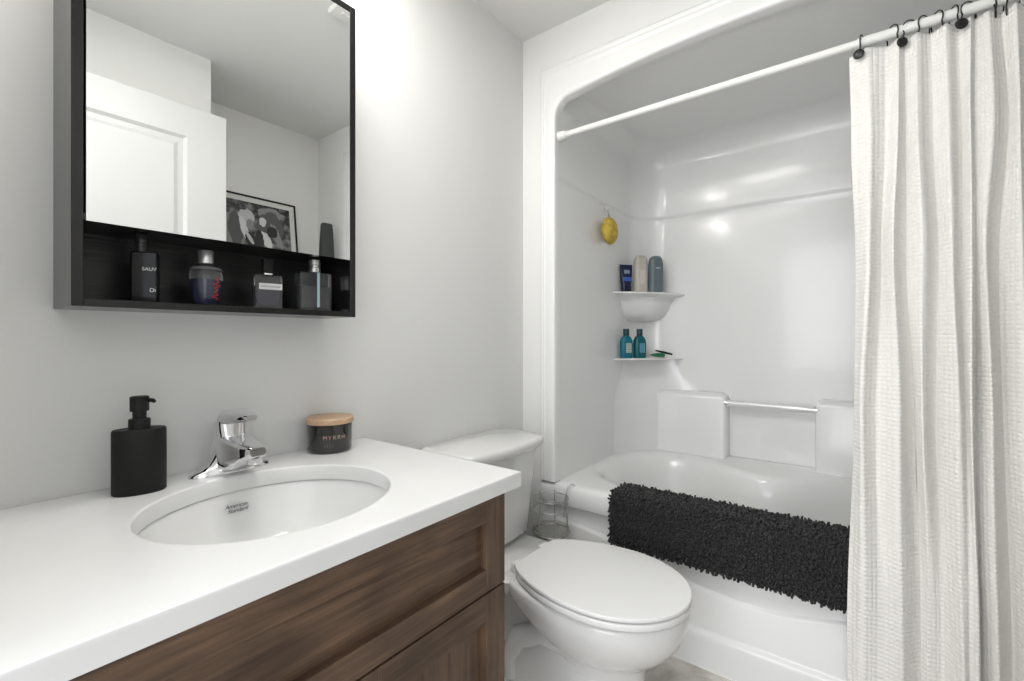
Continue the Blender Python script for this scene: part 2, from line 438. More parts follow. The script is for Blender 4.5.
# ------------------------------------------------------------ things on the corner shelves
S1, S2 = .2345, -.1025
t = thing('shampoo_tube', (2.238, .972, S1), 'dark navy squeeze tube on its cap on the upper corner shelf', 'toiletry tube')
M_navy = mat('navy_tube', (.012, .016, .05), .3); M_blue = mat('blue_print', (.05, .12, .42), .4)
RT = R(-42)
bm = B(); prism(bm, 2.238, .972, [(.024, .018, .012, S1), (.025, .019, .012, S1+.028)], RT); finish(bm, 'cap', mat('navy_cap', (.01, .013, .04), .25), t)
bm = B(); prism(bm, 2.238, .972, [(.024, .018, .015, S1+.029), (.029, .016, .013, S1+.06), (.033, .008, .006, S1+.115), (.034, .0025, .002, S1+.128), (.034, .0025, .002, S1+.140)], RT); finish(bm, 'tube_body', M_navy, t)
u = Vector((cos(RT), sin(RT), 0)); nrm = Vector((sin(RT), -cos(RT), 0))
def patch(name, c, u, hw, hz, m, parent, d=.0008):
    bm = B(); c = Vector(c); n = Vector((u[1], -u[0], 0)).normalized(); 
    pts = [c - u*hw - Vector((0, 0, hz)), c + u*hw - Vector((0, 0, hz)), c + u*hw + Vector((0, 0, hz)), c - u*hw + Vector((0, 0, hz))]
    loft(bm, [[tuple(p) for p in pts], [tuple(p + n*d) for p in pts]])
    return finish(bm, name, m, parent, smooth=None)
patch('label_band', Vector((2.238, .972, S1+.065)) + nrm*.0165, u, .024, .010, M_blue, t)
patch('label_mark', Vector((2.238, .972, S1+.103)) + nrm*.0112, u, .015, .009, mat('pale_blue_print', (.25, .3, .42), .4), t)

def oval_bottle(x, y, z, hw, hd, h, m, mcap, label, grp=None, capc=None):
    t = thing('body_wash_bottle', (x, y, z), label, 'bottle')
    bm = B(); secs = []
    for k, s in ((0, .92), (.01, .98), (.03, 1), (.10, 1), (.135, .985), (.155, .93), (.168, .82), (.177, .62), (.180, .3)):
        zz = z + k*h/.18
        secs.append((hw*s, hd*s, min(hw, hd)*s*.95, zz))
    prism(bm, x, y, secs, RT); finish(bm, 'bottle_body', m, t, smooth=60)
    for dz in (.14, ):
        bm = B(); prism(bm, x, y, [(hw*.985, hd*.99, min(hw, hd)*.93, z+dz*h/.18), (hw*.985, hd*.99, min(hw, hd)*.93, z+dz*h/.18+.0012)], RT); finish(bm, 'cap_seam', mcap, t)
    return t
t = oval_bottle(2.300, .919, S1, .037, .024, .190, mat('beige_plastic', (.50, .47, .42), .35), mat('beige_seam', (.3, .28, .25), .5), 'beige rounded bottle in the middle of the upper corner shelf')
patch('label', Vector((2.300, .919, S1+.078)) + nrm*.0238, u, .013, .036, mat('beige_label', (.60, .57, .53), .5), t)
t = oval_bottle(2.360, .862, S1, .039, .025, .190, mat('slate_plastic', (.13, .17, .19), .3), mat('slate_seam', (.07, .09, .1), .5), 'slate grey-blue rounded bottle at the right of the upper corner shelf')
patch('label', Vector((2.360, .862, S1+.125)) + nrm*.0248, u, .012, .003, mat('slate_print', (.42, .46, .48), .5), t)
def teal_bottle(x, y, col, label, lab):
    t = thing('shampoo_bottle', (x, y, S2), label, 'bottle', None)
    bm = B(); prism(bm, x, y, [(.029, .02, .014, S2), (.031, .022, .016, S2+.006), (.032, .022, .016, S2+.07), (.030, .021, .016, S2+.092), (.022, .018, .014, S2+.108), (.015, .014, .013, S2+.113)], RT)
    finish(bm, 'bottle_body', mat('teal_plastic', col, .25), t, smooth=60)
    bm = B(); lathe(bm, [(.015, 0), (.0155, .002), (.0155, .033), (.014, .036)], x, y, S2+.113, 20); finish(bm, 'cap', mat('dark_teal_cap', (.01, .045, .055), .3), t)
    lb = patch('label', Vector((x+.004*u.x, y+.004*u.y, S2+.052)) + nrm*.0222, u, .014, .024, lab, t)
    for k, hw in enumerate((.011, .008, .011, .006)):
        patch('label_line', Vector((x+.004*u.x, y+.004*u.y, S2+.067-.011*k)) + nrm*.0232, u, hw, .0015, mat('label_ink', (.10, .2, .25), .5), lb, d=.0003)
    return t
teal_bottle(2.232, .968, (.008, .15, .22), 'bright teal bottle with pale label, leftmost on the lower corner shelf', mat('cream_label', (.45, .52, .45), .5))
teal_bottle(2.284, .918, (.006, .10, .12), 'darker teal bottle with label, right of the brighter teal bottle', mat('blue_label', (.10, .30, .42), .5))
t = thing('squeeze_tube', (2.345, .85, S2), 'green tube with long black cap lying on the lower corner shelf', 'toiletry tube')
d = Vector((.72, -.69, 0)).normalized(); c0 = Vector((2.322, .868, S2+.014))
bm = B(); sect(bm, [(c0-d*.0+Vector((0,0,.002)), (d.y, -d.x, 0), (0, 0, 1), .017, .003, .002), (c0+d*.02+Vector((0,0,.001)), (d.y, -d.x, 0), (0, 0, 1), .017, .010, .008), (c0+d*.065, (d.y, -d.x, 0), (0, 0, 1), .013, .012, .010)])
finish(bm, 'tube_body', mat('green_tube', (.02, .16, .07), .3), t)
c1 = c0+d*.066
bm = B(); tube(bm, [tuple(c1-d*.045+Vector((0,0,.024))), tuple(c1+Vector((0,0,.015))), tuple(c1+d*.045+Vector((0,0,.004)))], [.004, .006, .005], 12); finish(bm, 'cap', M_blackplastic, t)

# bath sponge on a hook
t = thing('wall_hook', (2.02, .996, .60), 'small clear adhesive hook on the shower wall', 'hook')
bm = B(); box(bm, 2.012, 2.028, .988, .9955, .600, .637, bev=.002); finish(bm, 'base_plate', mat('clear_plastic', (.62, .62, .6), .15), t)
bm = B(); tube(bm, [(2.02, .989, .625), (2.02, .982, .610), (2.02, .973, .604), (2.02, .968, .612)], .0022, 8); finish(bm, 'hook_arm', M_chrome, t)
t = thing('bath_sponge', (2.02, .962, .44), 'yellow oval bath sponge hanging from a hook on the shower wall', 'sponge')
M_sponge = mat('yellow_sponge', (.60, .43, .07), .9); bump_noise(M_sponge, 160, .8, .004)
color_noise(M_sponge, 40, [(.35, (.44, .30, .04)), (.6, (.66, .48, .09))])
bm = B(); rnd = random.Random(3)
rings = []
for i in range(1, 16):
    ph = pi*i/16; ring = []
    for j in range(28):
        th = 2*pi*j/28; k = 1+.035*sin(5*th+i)+.03*rnd.uniform(-1, 1)
        pinch = 1 - .25*math.exp(-((cos(th))/.25)**2)*(1 if sin(th) > 0 else .3)
        ring.append((2.02 + .064*sin(ph)*cos(th)*k, .958 + .030*(-cos(ph)), .508 + .064*sin(ph)*sin(th)*k*(1-.06*(pinch < .9))))
    rings.append(ring)
loft(bm, rings); sp_ = finish(bm, 'sponge_body', M_sponge, t, smooth=80)
bm = B(); tube(bm, [(2.02, .963, .565), (2.019, .966, .59), (2.02, .970, .609), (2.022, .966, .59), (2.02, .956, .565)], .0018, 6); finish(bm, 'hanging_cord', mat('cord', (.30, .27, .2), .8), t)

# ------------------------------------------------------------ curtain rod, rings, curtain
t = thing('curtain_rod', (1.597, .3, .81), 'white tension rod spanning the top of the shower opening', 'curtain rod')
bm = B(); tube(bm, [(1.597, .970, .81), (1.597, .01, .812)], .0118, 20); finish(bm, 'thin_tube', M_rod, t)
bm = B(); tube(bm, [(1.597, .015, .812), (1.597, -.365, .812)], .0142, 20); finish(bm, 'wide_tube', M_rod, t)
for y0, y1 in ((.978, .945), (-.375, -.342)):
    bm = B(); tube(bm, [(1.597, y0, .81), (1.597, (y0+y1)/2, .81), (1.597, y1, .81)], [.019, .018, .0155], 24); finish(bm, 'end_cap', M_rod, t)

RY = [.006, -.058, -.096, -.123, -.146, -.177, -.205, -.233, -.259, -.281, -.308, -.333]
NF = len(RY)
# fold lines of the cloth: across position (m along -y) and depth (0 = crest, 1 = valley) at five heights
HZ = [.775, .55, .20, -.20, -.78]
FOLDS = [   # y at each height, depth at each height
    ([.034, .030, .018, .024, .036], [.8, .9, .9, .7, .5]),
    ([-.004, -.010, -.008, .006, .004], [0, 0, 0, 0, 0]),
    ([-.050, -.048, -.035, -.029, -.030], [.8, 1, 1, .8, .25]),
    ([-.070, -.068, -.057, -.068, -.072], [0, 0, 0, 0, 0]),
    ([-.083, -.084, -.086, -.101, -.112], [.7, 1, 1, 1, 1]),
    ([-.107, -.107, -.114, -.114, -.128], [0, 0, 0, .05, .75]),
    ([-.134, -.138, -.145, -.142, -.152], [.8, 1, 1, 1, .9]),
    ([-.162, -.165, -.170, -.176, -.184], [0, 0, 0, 0, 0]),
    ([-.187, -.189, -.190, -.192, -.197], [1, 1, 1, .45, .2]),
    ([-.205, -.202, -.201, -.200, -.206], [0, 0, .1, 0, .05]),
    ([-.215, -.212, -.213, -.212, -.216], [.6, .5, .8, 1, 1]),
    ([-.236, -.240, -.226, -.230, -.238], [0, 0, 0, 0, 0]),
    ([-.262, -.272, -.256, -.258, -.270], [.8, 1, 1, 1, 1]),
    ([-.281, -.284, -.282, -.284, -.292], [0, 0, 0, 0, 0]),
    ([-.300, -.300, -.302, -.302, -.308], [.8, 1, 1, .9, .9]),
    ([-.318, -.318, -.322, -.324, -.328], [0, 0, 0, 0, 0]),
    ([-.334, -.338, -.340, -.344, -.350], [.8, 1, 1, 1, 1]),
    ([-.350, -.354, -.358, -.364, -.370], [.2, .2, .2, .2, .2])]
def hlerp(tab, z):
    if z >= HZ[0]: return tab[0]
    for i in range(4):
        if z >= HZ[i+1]:
            t = (HZ[i]-z)/(HZ[i]-HZ[i+1]); t = t*t*(3-2*t); return tab[i]+(tab[i+1]-tab[i])*t
    return tab[4]
def curtain_pt(s, z):
    """s 0..len(FOLDS)-1 along the cloth, z height"""
    i = max(0, min(len(FOLDS)-2, int(math.floor(s)))); f = s-i
    ya, yb = hlerp(FOLDS[i][0], z), hlerp(FOLDS[i+1][0], z)
    da, db = hlerp(FOLDS[i][1], z), hlerp(FOLDS[i+1][1], z)
    d = max(0, (.775-z)/1.82)
    amp = .020 + .028*min(1, d*2.2)
    e = f*f*(3-2*f)
    x0 = 1.577 - .092*min(1, d*1.3)**.85
    x = x0 + amp*(da+(db-da)*e)
    y = ya+(yb-ya)*f + .03*abs(yb-ya)*sin(2*pi*f)*abs(da-db)
    x += .0025*sin(s*2.7+z*9)*min(1, d*4); y += .0015*sin(s*1.7+z*7)*min(1, d*4)
    dip = .007*(1-min(1, da+(db-da)*f))*max(0, 1-d/.03)
    return (x, y, z+dip)
cur = thing('shower_curtain', (1.53, -.17, FZ+.035), 'long off-white waffle-weave curtain gathered at the right of the tub', 'shower curtain')
bm = B(); uvl = bm.loops.layers.uv.new('cloth')
NS, NZ = 340, 100; s0, s1 = 0, len(FOLDS)-1
zt, zb = .778, FZ+.036
G = []
for j in range(NZ+1):
    z = zt + (zb-zt)*j/NZ
    G.append([bm.verts.new(curtain_pt(s0+(s1-s0)*i/NS, z)) for i in range(NS+1)])
# arc length at mid height for the weave
L = [0]
for i in range(NS): L.append(L[-1] + (G[NZ*2//3][i+1].co-G[NZ*2//3][i].co).length)
for j in range(NZ):
    for i in range(NS):
        f = bm.faces.new((G[j][i], G[j][i+1], G[j+1][i+1], G[j+1][i]))
        for lp, (a, b) in zip(f.loops, ((i, j), (i+1, j), (i+1, j+1), (i, j+1))): lp[uvl].uv = (L[a], (zt-zb)*b/NZ)
o = finish(bm, 'curtain_cloth', M_curt, cur, smooth=180)
sm = o.modifiers.new('cloth thickness', 'SOLIDIFY'); sm.thickness = .0012
# thin inner liner just showing at the free edge
ln = thing('curtain_liner', (1.63, -.15, -.55), 'thin translucent white liner behind the waffle curtain', 'shower curtain')
bm = B(); G = []
for j in range(41):
    z = .775 - 1.28*j/40; row_ = []
    for i in range(121):
        tt = i/120; y = .028 + .012*(1-j/40)*0 - .39*tt - .010*min(1, j/20)
        row_.append(bm.verts.new((1.632 + .012*sin(tt*2*pi*9+.5*sin(j*.1)) + .02*j/40, y, z)))
    G.append(row_)
for j in range(40):
    for i in range(120): bm.faces.new((G[j][i], G[j][i+1], G[j+1][i+1], G[j+1][i]))
o = finish(bm, 'liner_sheet', mat('liner_vinyl', (.75, .75, .73), .35, alpha=.75), ln, smooth=180)
sm = o.modifiers.new('thickness', 'SOLIDIFY'); sm.thickness = .0006
# black curtain rings
M_ring = mat('black_ring', (.012, .012, .013), .35)
lab = ['leftmost black curtain hook on the white rod', 'second black curtain hook from the left on the rod', 'third black curtain hook from the left on the rod',
       'fourth black curtain hook from the left on the rod', 'fifth black curtain hook from the left on the rod', 'sixth black curtain hook from the left, beside a dark gap',
       'seventh black curtain hook from the left on the rod', 'eighth black curtain hook from the left on the rod', 'ninth black curtain hook from the left on the rod',
       'tenth black curtain hook from the left, rightmost in view']
proto = None
for k in range(10):
    y = RY[k]
    if proto is None:
        proto = thing('curtain_hook', (1.597, y, .812), lab[0], 'curtain hook', 'black hooks along the curtain rod')
        bm = B(); pts = []
        for i in range(15):
            a = R(215 - 250*i/14); pts.append((1.597 + .0205*cos(a), y, .812 + .0205*sin(a)))
        pts = [(1.578, y, .765), (1.577, y, .785)] + pts + [(1.612, y, .780), (1.602, y, .768)]
        tube(bm, pts, .0017, 8); finish(bm, 'hook_wire', M_ring, proto)
        bm = B(); tube(bm, [(1.5675, y, .768), (1.5645, y, .768), (1.560, y, .768), (1.558, y, .768)], [.010, .013, .012, .008], 20); finish(bm, 'button_disc', M_ring, proto, smooth=40)
        kids = list(proto.children)
    else:
        c = proto.copy(); COL.objects.link(c); c.location = (1.597, y, .812); c['label'] = lab[k]
        c.rotation_euler = (0, 0, R([0, 35, -55, -40, 30, 20, -50, 60, -30, -45][k]))
        for ch in (kids if k in (1, 5) else [q for q in kids if q.name.startswith('hook_wire')]):
            d_ = ch.copy(); COL.objects.link(d_); d_.parent = c
proto.rotation_euler = (0, 0, R(-12))

# ------------------------------------------------------------ bath mat draped over the rim
mt = thing('bath_mat', (1.65, .35, -.58), 'shaggy black chenille bath mat draped over the tub rim', 'bath mat')
def mat_path(s):
    """cross-section from inner edge over the rim and down outside: returns x, z, nx, nz"""
    segs = [(1.705, -.574), (1.60, -.570)]
    if s < .115:
        return 1.705 - s, -.572, 0, 1
    s2 = s-.115
    rc = .024; q = rc*pi/2
    if s2 < q:
        a = s2/rc; return 1.590 - rc*sin(a), -.596 + rc*cos(a), -sin(a), cos(a)
    s3 = s2-q
    return 1.566 - .010*s3, -.596 - s3, -1, 0
LEN = .115 + .024*pi/2 + .150
bm = B(); rows = []
for i in range(41):
    x, z, nx, nz = mat_path(LEN*i/40)
    rows.append([(x, yy, z) for yy in [-.12+.862*j/30 for j in range(31)]])
rows2 = []
for i in range(40, -1, -1):
    x, z, nx, nz = mat_path(LEN*i/40)
    rows2.append([(x-nx*.004, yy, z-nz*.004) for yy in [-.12+.862*j/30 for j in range(31)]])
loft(bm, [[(p) for p in r] for r in rows+rows2], closed=False, wrap=True)
finish(bm, 'mat_backing', M_rugback, mt)
bm = B(); rnd = random.Random(11)
sp = .0086; ns = int(LEN/sp); ny = int(.862/sp)
for i in range(ns+1):
    for j in range(ny+1):
        s = (i+.5*(j % 2)+rnd.uniform(-.3, .3))*sp; y = -.12 + (j+rnd.uniform(-.3, .3))*sp
        if s < 0 or s > LEN: s = min(max(s, 0), LEN)
        x, z, nx, nz = mat_path(s)
        n = Vector((nx, rnd.uniform(-.55, .55), nz)); tx = Vector((nz, 0, -nx))   # along the drape
        n = (n + tx*rnd.uniform(-.5, .5) + Vector((0, 0, -.5 if nz < .5 else 0))).normalized()
        h = rnd.uniform(.0085, .0135); r = rnd.uniform(.0040, .0050)
        p = Vector((x, y, z)); side = Vector((rnd.uniform(-1, 1), rnd.uniform(-1, 1), rnd.uniform(-1, 1)))
        bend = (side - n*side.dot(n)).normalized()*h*.4
        tan = n.orthogonal().normalized(); bi = n.cross(tan)
        rg = []
        for (tt, rr) in ((0, .8), (.45, 1), (.8, .95), (1, .6)):
            c = p + n*h*tt + bend*tt*tt
            rg.append([tuple(c + (tan*cos(2*pi*k/5)+bi*sin(2*pi*k/5))*r*rr) for k in range(5)])
        loft(bm, rg, cap0=False)
o = finish(bm, 'chenille_pile', M_rug, mt, smooth=180, recalc=False); o['kind'] = 'stuff'

# ------------------------------------------------------------ toilet
TX = 1.195
toi = thing('toilet', (TX, .72, FZ), 'white two-piece toilet with closed lid between vanity and tub', 'toilet')
def egg(hw, yf, yb, wb, z, n=64, ym=None, x0=TX):
    """egg outline: rounded front at yf, straight back of half-width wb at yb"""
    ym = ym if ym else yf + (yb-yf)*.47
    Lb = (yb-ym)/math.sqrt(max(1e-4, 1-(wb/hw)**2)) if wb < hw else 1e3
    pts = []
    nf = n//2; nb = n//4
    for i in range(nf+1):
        a = pi + pi*i/nf
        pts.append((x0+hw*cos(a), ym+(ym-yf)*sin(a), z))
    def back(t): 
        y = ym+(yb-ym)*t; return y, hw*math.sqrt(max(0, 1-((y-ym)/Lb)**2))
    for i in range(1, nb+1):
        y, h = back(i/nb); pts.append((x0+h, y, z))
    for i in range(nb, 0, -1):
        y, h = back(i/nb); pts.append((x0-h, y, z))
    return pts
def egg_plate(hw, yf, yb, wb, z0, z1, r=.006):
    rs = []
    for dz, ins in ((0, r*.9), (r*.35, r*.25), (r, 0)): rs.append(egg(hw-ins, yf+ins, yb-ins*.6, wb-ins*.6, z0+dz))
    for dz, ins in ((r*1.2, 0), (r*.55, r*.25), (r*.15, r*.8), (0, r*2)): rs.append(egg(hw-ins, yf+ins, yb-ins*.6, wb-ins*.6, z1-dz))
    return rs
bm = B(); loft(bm, egg_plate(.1915, .350, .822, .105, -.6760, -.6655, .0022)); finish(bm, 'toilet_lid', M_seat, toi, smooth=60)
bm = B(); loft(bm, egg_plate(.1905, .351, .812, .112, -.6975, -.6800, .003)); finish(bm, 'toilet_seat', M_seat, toi, smooth=60)
for s in (-1, 1):
    bm = B(); box(bm, TX+s*.072-.022, TX+s*.072+.022, .815, .845, -.703, -.672, bev=.006, seg=3); finish(bm, 'seat_hinge', M_seat, toi, smooth=50)
# bowl: a stack of outlines, rim to foot
bm = B()
secs = [(-.7025, .172, .370, .86, .108, .57), (-.7050, .181, .360, .865, .112, .57), (-.714, .184, .356, .868, .112, .57), (-.745, .182, .358, .865, .100, .57), (-.775, .173, .368, .855, .080, .575), (-.805, .157, .386, .83, .066, .585), (-.830, .138, .408, .80, .058, .60),
        (-.850, .118, .432, .77, .054, .61), (-.866, .102, .452, .75, .05, .62), (-.880, .093, .463, .74, .05, .62), (-.91, .088, .468, .74, .05, .62)]
loft(bm, [egg(hw, yf, yb, wb, z, ym=ym) for z, hw, yf, yb, wb, ym in reversed(secs)])
finish(bm, 'toilet_bowl', M_por, toi, smooth=70)
bm = B()
secs = [(-.76, .075, .62, 1.06, .070, .70), (-.86, .080, .56, 1.03, .075, .68), (-.90, .089, .478, 1.01, .080, .66), (-.95, .090, .466, 1.0, .085, .66), (-1.01, .092, .468, 1.0, .088, .66), (-1.045, .098, .464, 1.0, .094, .65), (-1.06, .106, .458, 1.0, .102, .65), (FZ, .108, .455, 1.005, .105, .65)]
loft(bm, [egg(hw, yf, yb, wb, z, ym=ym) for z, hw, yf, yb, wb, ym in reversed(secs)])
finish(bm, 'pedestal', M_por, toi, smooth=70)
bm = B(); prism(bm, TX+.006, .955, [(.10, .12, .05, -.79), (.135, .150, .05, -.745), (.150, .160, .05, -.725), (.152, .162, .05, -.708), (.146, .156, .045, -.7035)]); finish(bm, 'tank_deck', M_por, toi, smooth=60)
# trapway bulge either side and the foot flange with bolt caps
for s in (-1, 1):
    bm = B(); pts = []
    P = [(.60, -.90), (.66, -.86), (.74, -.85), (.82, -.89), (.86, -.96), (.85, -1.02)]
    tube(bm, [(TX+s*.070, y, z) for y, z in P], [.015, .030, .036, .036, .034, .03], 16); finish(bm, 'trapway', M_por, toi, smooth=80)
    bm = B(); lathe(bm, [(.075, 0), (.075, .012), (.068, .022), (.045, .034), (.02, .040)], TX+s*.098, .875, FZ, 28, sx=.75, sy=1.15); finish(bm, 'foot_flange', M_por, toi, smooth=60)
    bm = B(); lathe(bm, [(.016, 0), (.016, .012), (.013, .020), (.006, .024)], TX+s*.105, .875, FZ+.034, 20); finish(bm, 'bolt_cap', M_seat, toi, smooth=60)
# tank
def tank_ring(hw, yf, yb, bow, rc, z, n=20):
    pts = []
    for i in range(n+1):
        t = -1+2*i/n; x = hw*math.copysign(1-(1-abs(t))**1.35, t) if False else hw*sin(t*pi/2)
        a = abs(x)/hw
        y = yf + bow*a**2 + (yb-yf-bow)*max(0, (a-.86)/.14)**2.2*.55
        pts.append((TX+.012+x, y, z))
    pts.append((TX+.012+hw, yb-.02, z)); pts.append((TX+.012+hw-.015, yb, z)); pts.append((TX+.012-hw+.015, yb, z)); pts.append((TX+.012-hw, yb-.02, z))
    return pts
bm = B(); loft(bm, [tank_ring(.168, .965, 1.125, .02, .02, -.699), tank_ring(.178, .950, 1.13, .02, .02, -.685), tank_ring(.186, .940, 1.13, .022, .02, -.58), tank_ring(.198, .922, 1.13, .024, .02, -.40), tank_ring(.200, .918, 1.13, .025, .02, -.388)])
finish(bm, 'toilet_tank', M_por, toi, smooth=50)
bm = B(); loft(bm, [tank_ring(.203, .912, 1.132, .025, .02, -.389), tank_ring(.214, .900, 1.136, .027, .02, -.383), tank_ring(.218, .896, 1.137, .028, .02, -.372), tank_ring(.218, .896, 1.137, .028, .02, -.362), tank_ring(.214, .900, 1.135, .028, .02, -.354), tank_ring(.204, .910, 1.128, .028, .02, -.350)])
finish(bm, 'tank_lid', M_por, toi, smooth=50)

# ------------------------------------------------------------ clear basket hung on the tub rim
bk_ = thing('hanging_basket', (1.495, .955, -.745), 'clear round basket of thin wire hung on the tub rim behind the toilet', 'basket')
M_clear = mat('clear_acrylic', (.85, .85, .82), .08, trans=.9, ior=1.2); M_wire = mat('brushed_wire', (.62, .62, .60), .25, metal=1)
cx, cy = 1.500, .955
def circ(r, z, n=32): return [(cx+r*cos(2*pi*i/n), cy+r*sin(2*pi*i/n), z) for i in range(n)]
for r, z, nm in ((.066, -.612, 'top_ring'), (.066, -.650, 'middle_ring'), (.071, -.738, 'bottom_ring')):
    bm = B(); tube(bm, circ(r, z), .0022 if z > -.7 else .003, 8, closed=True); finish(bm, nm, M_wire, bk_)
bm = B(); lathe(bm, [(.069, 0), (.069, .022), (.066, .022), (.066, .004), (.01, .004)], cx, cy, -.745, 40); finish(bm, 'base_dish', M_clear, bk_, smooth=40)
for i in range(7):
    a = 2*pi*i/7+.35
    bm = B(); tube(bm, [(cx+.070*cos(a), cy+.070*sin(a), -.738), (cx+.066*cos(a), cy+.066*sin(a), -.60)], .0018, 6); finish(bm, 'upright_wire', M_wire, bk_)
bm = B(); tube(bm, [(1.563, .94, -.63), (1.567, .93, -.60), (1.568, .92, -.578), (1.576, .915, -.5705), (1.60, .91, -.577)], .0045, 8); finish(bm, 'rim_hook', mat('white_hook', (.8, .8, .8), .3), bk_)
bm = B(); tube(bm, [(1.566, .94, -.70), (1.569, .935, -.66), (1.568, .93, -.60)], .0035, 8); finish(bm, 'hook_stem', M_clear, bk_)

# ------------------------------------------------------------ vanity cabinet
VX0, VX1, VYF, VYB, VZT = .02, .770, .605, YM-.002, -.317
va = thing('vanity_cabinet', (.40, .87, FZ), 'dark walnut-stained vanity cabinet with a wide drawer front over shaker doors', 'cabinet')
bm = B()
for a in ((VX0, VX0+.018, VYF+.020, VYB, FZ+.09, VZT-.0005), (VX1-.018, VX1, VYF+.020, VYB, FZ+.09, VZT-.0005), (VX0+.018, VX1-.018, VYB-.006, VYB, FZ+.09, VZT-.0005),
          (VX0+.018, VX1-.018, VYF+.020, VYB-.006, FZ+.09, FZ+.108), (VX0+.018, VX1-.018, VYF+.020, VYF+.038, -.535, VZT-.0005), (VX0+.01, VX1-.002, VYF+.07, VYF+.088, FZ, FZ+.09), (VX1-.020, VX1-.002, VYF+.088, VYB, FZ, FZ+.09), (VX0+.01, VX0+.028, VYF+.088, VYB, FZ, FZ+.09)): box(bm, *a)
finish(bm, 'cabinet_body', M_woodv, va, smooth=None)
def shaker(name, x0, x1, z0, z1, st, rt, rb, mframe_h, mframe_v, mpanel, parent):
    bm = B(); box(bm, x0+.01, x1-.01, VYF+.015, VYF+.0190, z0+.01, z1-.01)
    root = finish(bm, name, mpanel, parent, smooth=None)
    for nm, a, mm in (('stile', (x0, x0+st, z0, z1), mframe_v), ('stile', (x1-st, x1, z0, z1), mframe_v), ('rail', (x0+st+.0002, x1-st-.0002, z1-rt, z1), mframe_h), ('rail', (x0+st+.0002, x1-st-.0002, z0, z0+rb), mframe_h)):
        bm = B(); box(bm, a[0], a[1], VYF, VYF+.0195, a[2], a[3], bev=.0007, seg=1); finish(bm, nm, mm, root, smooth=None)
    return root
shaker('drawer_front', VX0+.001, VX1-.001, -.5125, VZT-.003, .060, .052, .046, M_woodh, M_woodv, M_woodh, va)
mid = (VX0+VX1)/2
shaker('door', VX0+.001, mid-.0015, FZ+.095, -.5165, .060, .060, .06, M_woodh, M_woodv, M_woodv, va)
shaker('door', mid+.0015, VX1-.001, FZ+.095, -.5165, .060, .060, .06, M_woodh, M_woodv, M_woodv, va)

# worktop with the oval cut-out
EX, EY, EA, EB = .410, .848, .205, .187
CX0, CX1, CY0, CY1, CT, CB = .003, .800, .585, YM-.0005, -.285, -.3165
angs = sorted([2*pi*i/96 for i in range(96)] + [math.atan2(y-EY, x-EX) % (2*pi) for x in (CX0, CX1) for y in (CY0, CY1)])
def ell(k, z): return [(EX+(EA+k)*cos(a), EY+(EB+k)*sin(a), z) for a in angs]
def rct(i, z):
    pts = []
    for a in angs:
        c, s = cos(a), sin(a); k = 1e9
        if c > 1e-9: k = min(k, (CX1-EX)/c)
        if c < -1e-9: k = min(k, (CX0-EX)/c)
        if s > 1e-9: k = min(k, (CY1-EY)/s)
        if s < -1e-9: k = min(k, (CY0-EY)/s)
        x, y = EX+k*c, EY+k*s
        pts.append((min(max(x, CX0+i), CX1-i), min(max(y, CY0+i), CY1-i), z))
    return pts
bm = B(); loft(bm, [ell(0, CB), ell(0, CT-.003), ell(.001, CT-.001), ell(.003, CT), ell(.007, CT), rct(.006, CT), rct(.0025, CT), rct(.0008, CT-.0008), rct(0, CT-.0025), rct(0, CT-.006), rct(0, CB)], wrap=True)
o = finish(bm, 'vanity_countertop', M_quartz, None, base=(.40, .87, CB), smooth=40)
tag(o, 'white stone countertop with an oval cut-out over the walnut vanity', 'countertop')
# sink
sk = thing('sink', (EX, EY, -.45), 'oval white porcelain undermount sink in the countertop', 'sink')
bm = B()
pr = [(.030, -.3175), (.004, -.3175), (.002, -.320), (.0, -.330), (-.006, -.350), (-.02, -.385), (-.045, -.415), (-.08, -.437), (-.12, -.447), (-.155, -.450)]
rings = [[(EX+(EA+k)*cos(2*pi*i/72), EY+(EB+k*EB/EA if k < 0 else EB+k)*sin(2*pi*i/72), z) for i in range(72)] for k, z in pr]
V = loft(bm, rings, cap0=False)
finish(bm, 'basin', M_por, sk, smooth=60)
bm = B(); lathe(bm, [(.026, 0), (.026, .003), (.02, .004), (.018, .001), (.006, .003)], EX, EY, -.449, 28); finish(bm, 'drain', M_chrome, sk)
# maker's script on the back slope
yb_ = EY + (EB-.006*EB/EA)
for k, s in enumerate(('American', 'Standard')):
    text('maker_script', s, .0108, M_greylet if False else mat('dark_script', (.06, .06, .06), .4), (EX-.018+.004*k, EY+EB*.957 - .0065*k*.35 - .001, -.347-.0090*k), (1, -.02, 0), (0, .30, 1), sk, depth=.0002, shear=.35)

# ------------------------------------------------------------ faucet
FX, FY = .425, 1.083
fa = thing('faucet', (FX, FY, CT), 'chrome single-lever faucet behind the oval sink', 'faucet')
bm = B()
secs = [(.079, .027, 0), (.079, .027, .004), (.076, .0255, .008), (.064, .024, .013), (.050, .024, .020), (.042, .0265, .030), (.037, .028, .042), (.034, .029, .056), (.032, .029, .072), (.029, .027, .080)]
loft(bm, [[(FX+a*cos(2*pi*i/40), FY+b*sin(2*pi*i/40), CT+z) for i in range(40)] for a, b, z in secs])
finish(bm, 'faucet_base', M_chrome, fa, smooth=60)
bm = B(); X = (1, 0, 0)
sect(bm, [((FX, FY, CT+.040), X, (0, 0, 1), .033, .038, .012), ((FX, FY-.03, CT+.043), X, (0, .1, 1), .032, .036, .012), ((FX, FY-.062, CT+.047), X, (0, .2, 1), .029, .029, .010), ((FX, FY-.090, CT+.053), X, (0, .25, 1), .024, .018, .009), ((FX, FY-.118, CT+.058), X, (0, .3, 1), .020, .012, .008), ((FX, FY-.126, CT+.059), X, (0, .3, 1), .015, .008, .006)])
finish(bm, 'spout', M_chrome, fa, smooth=50)
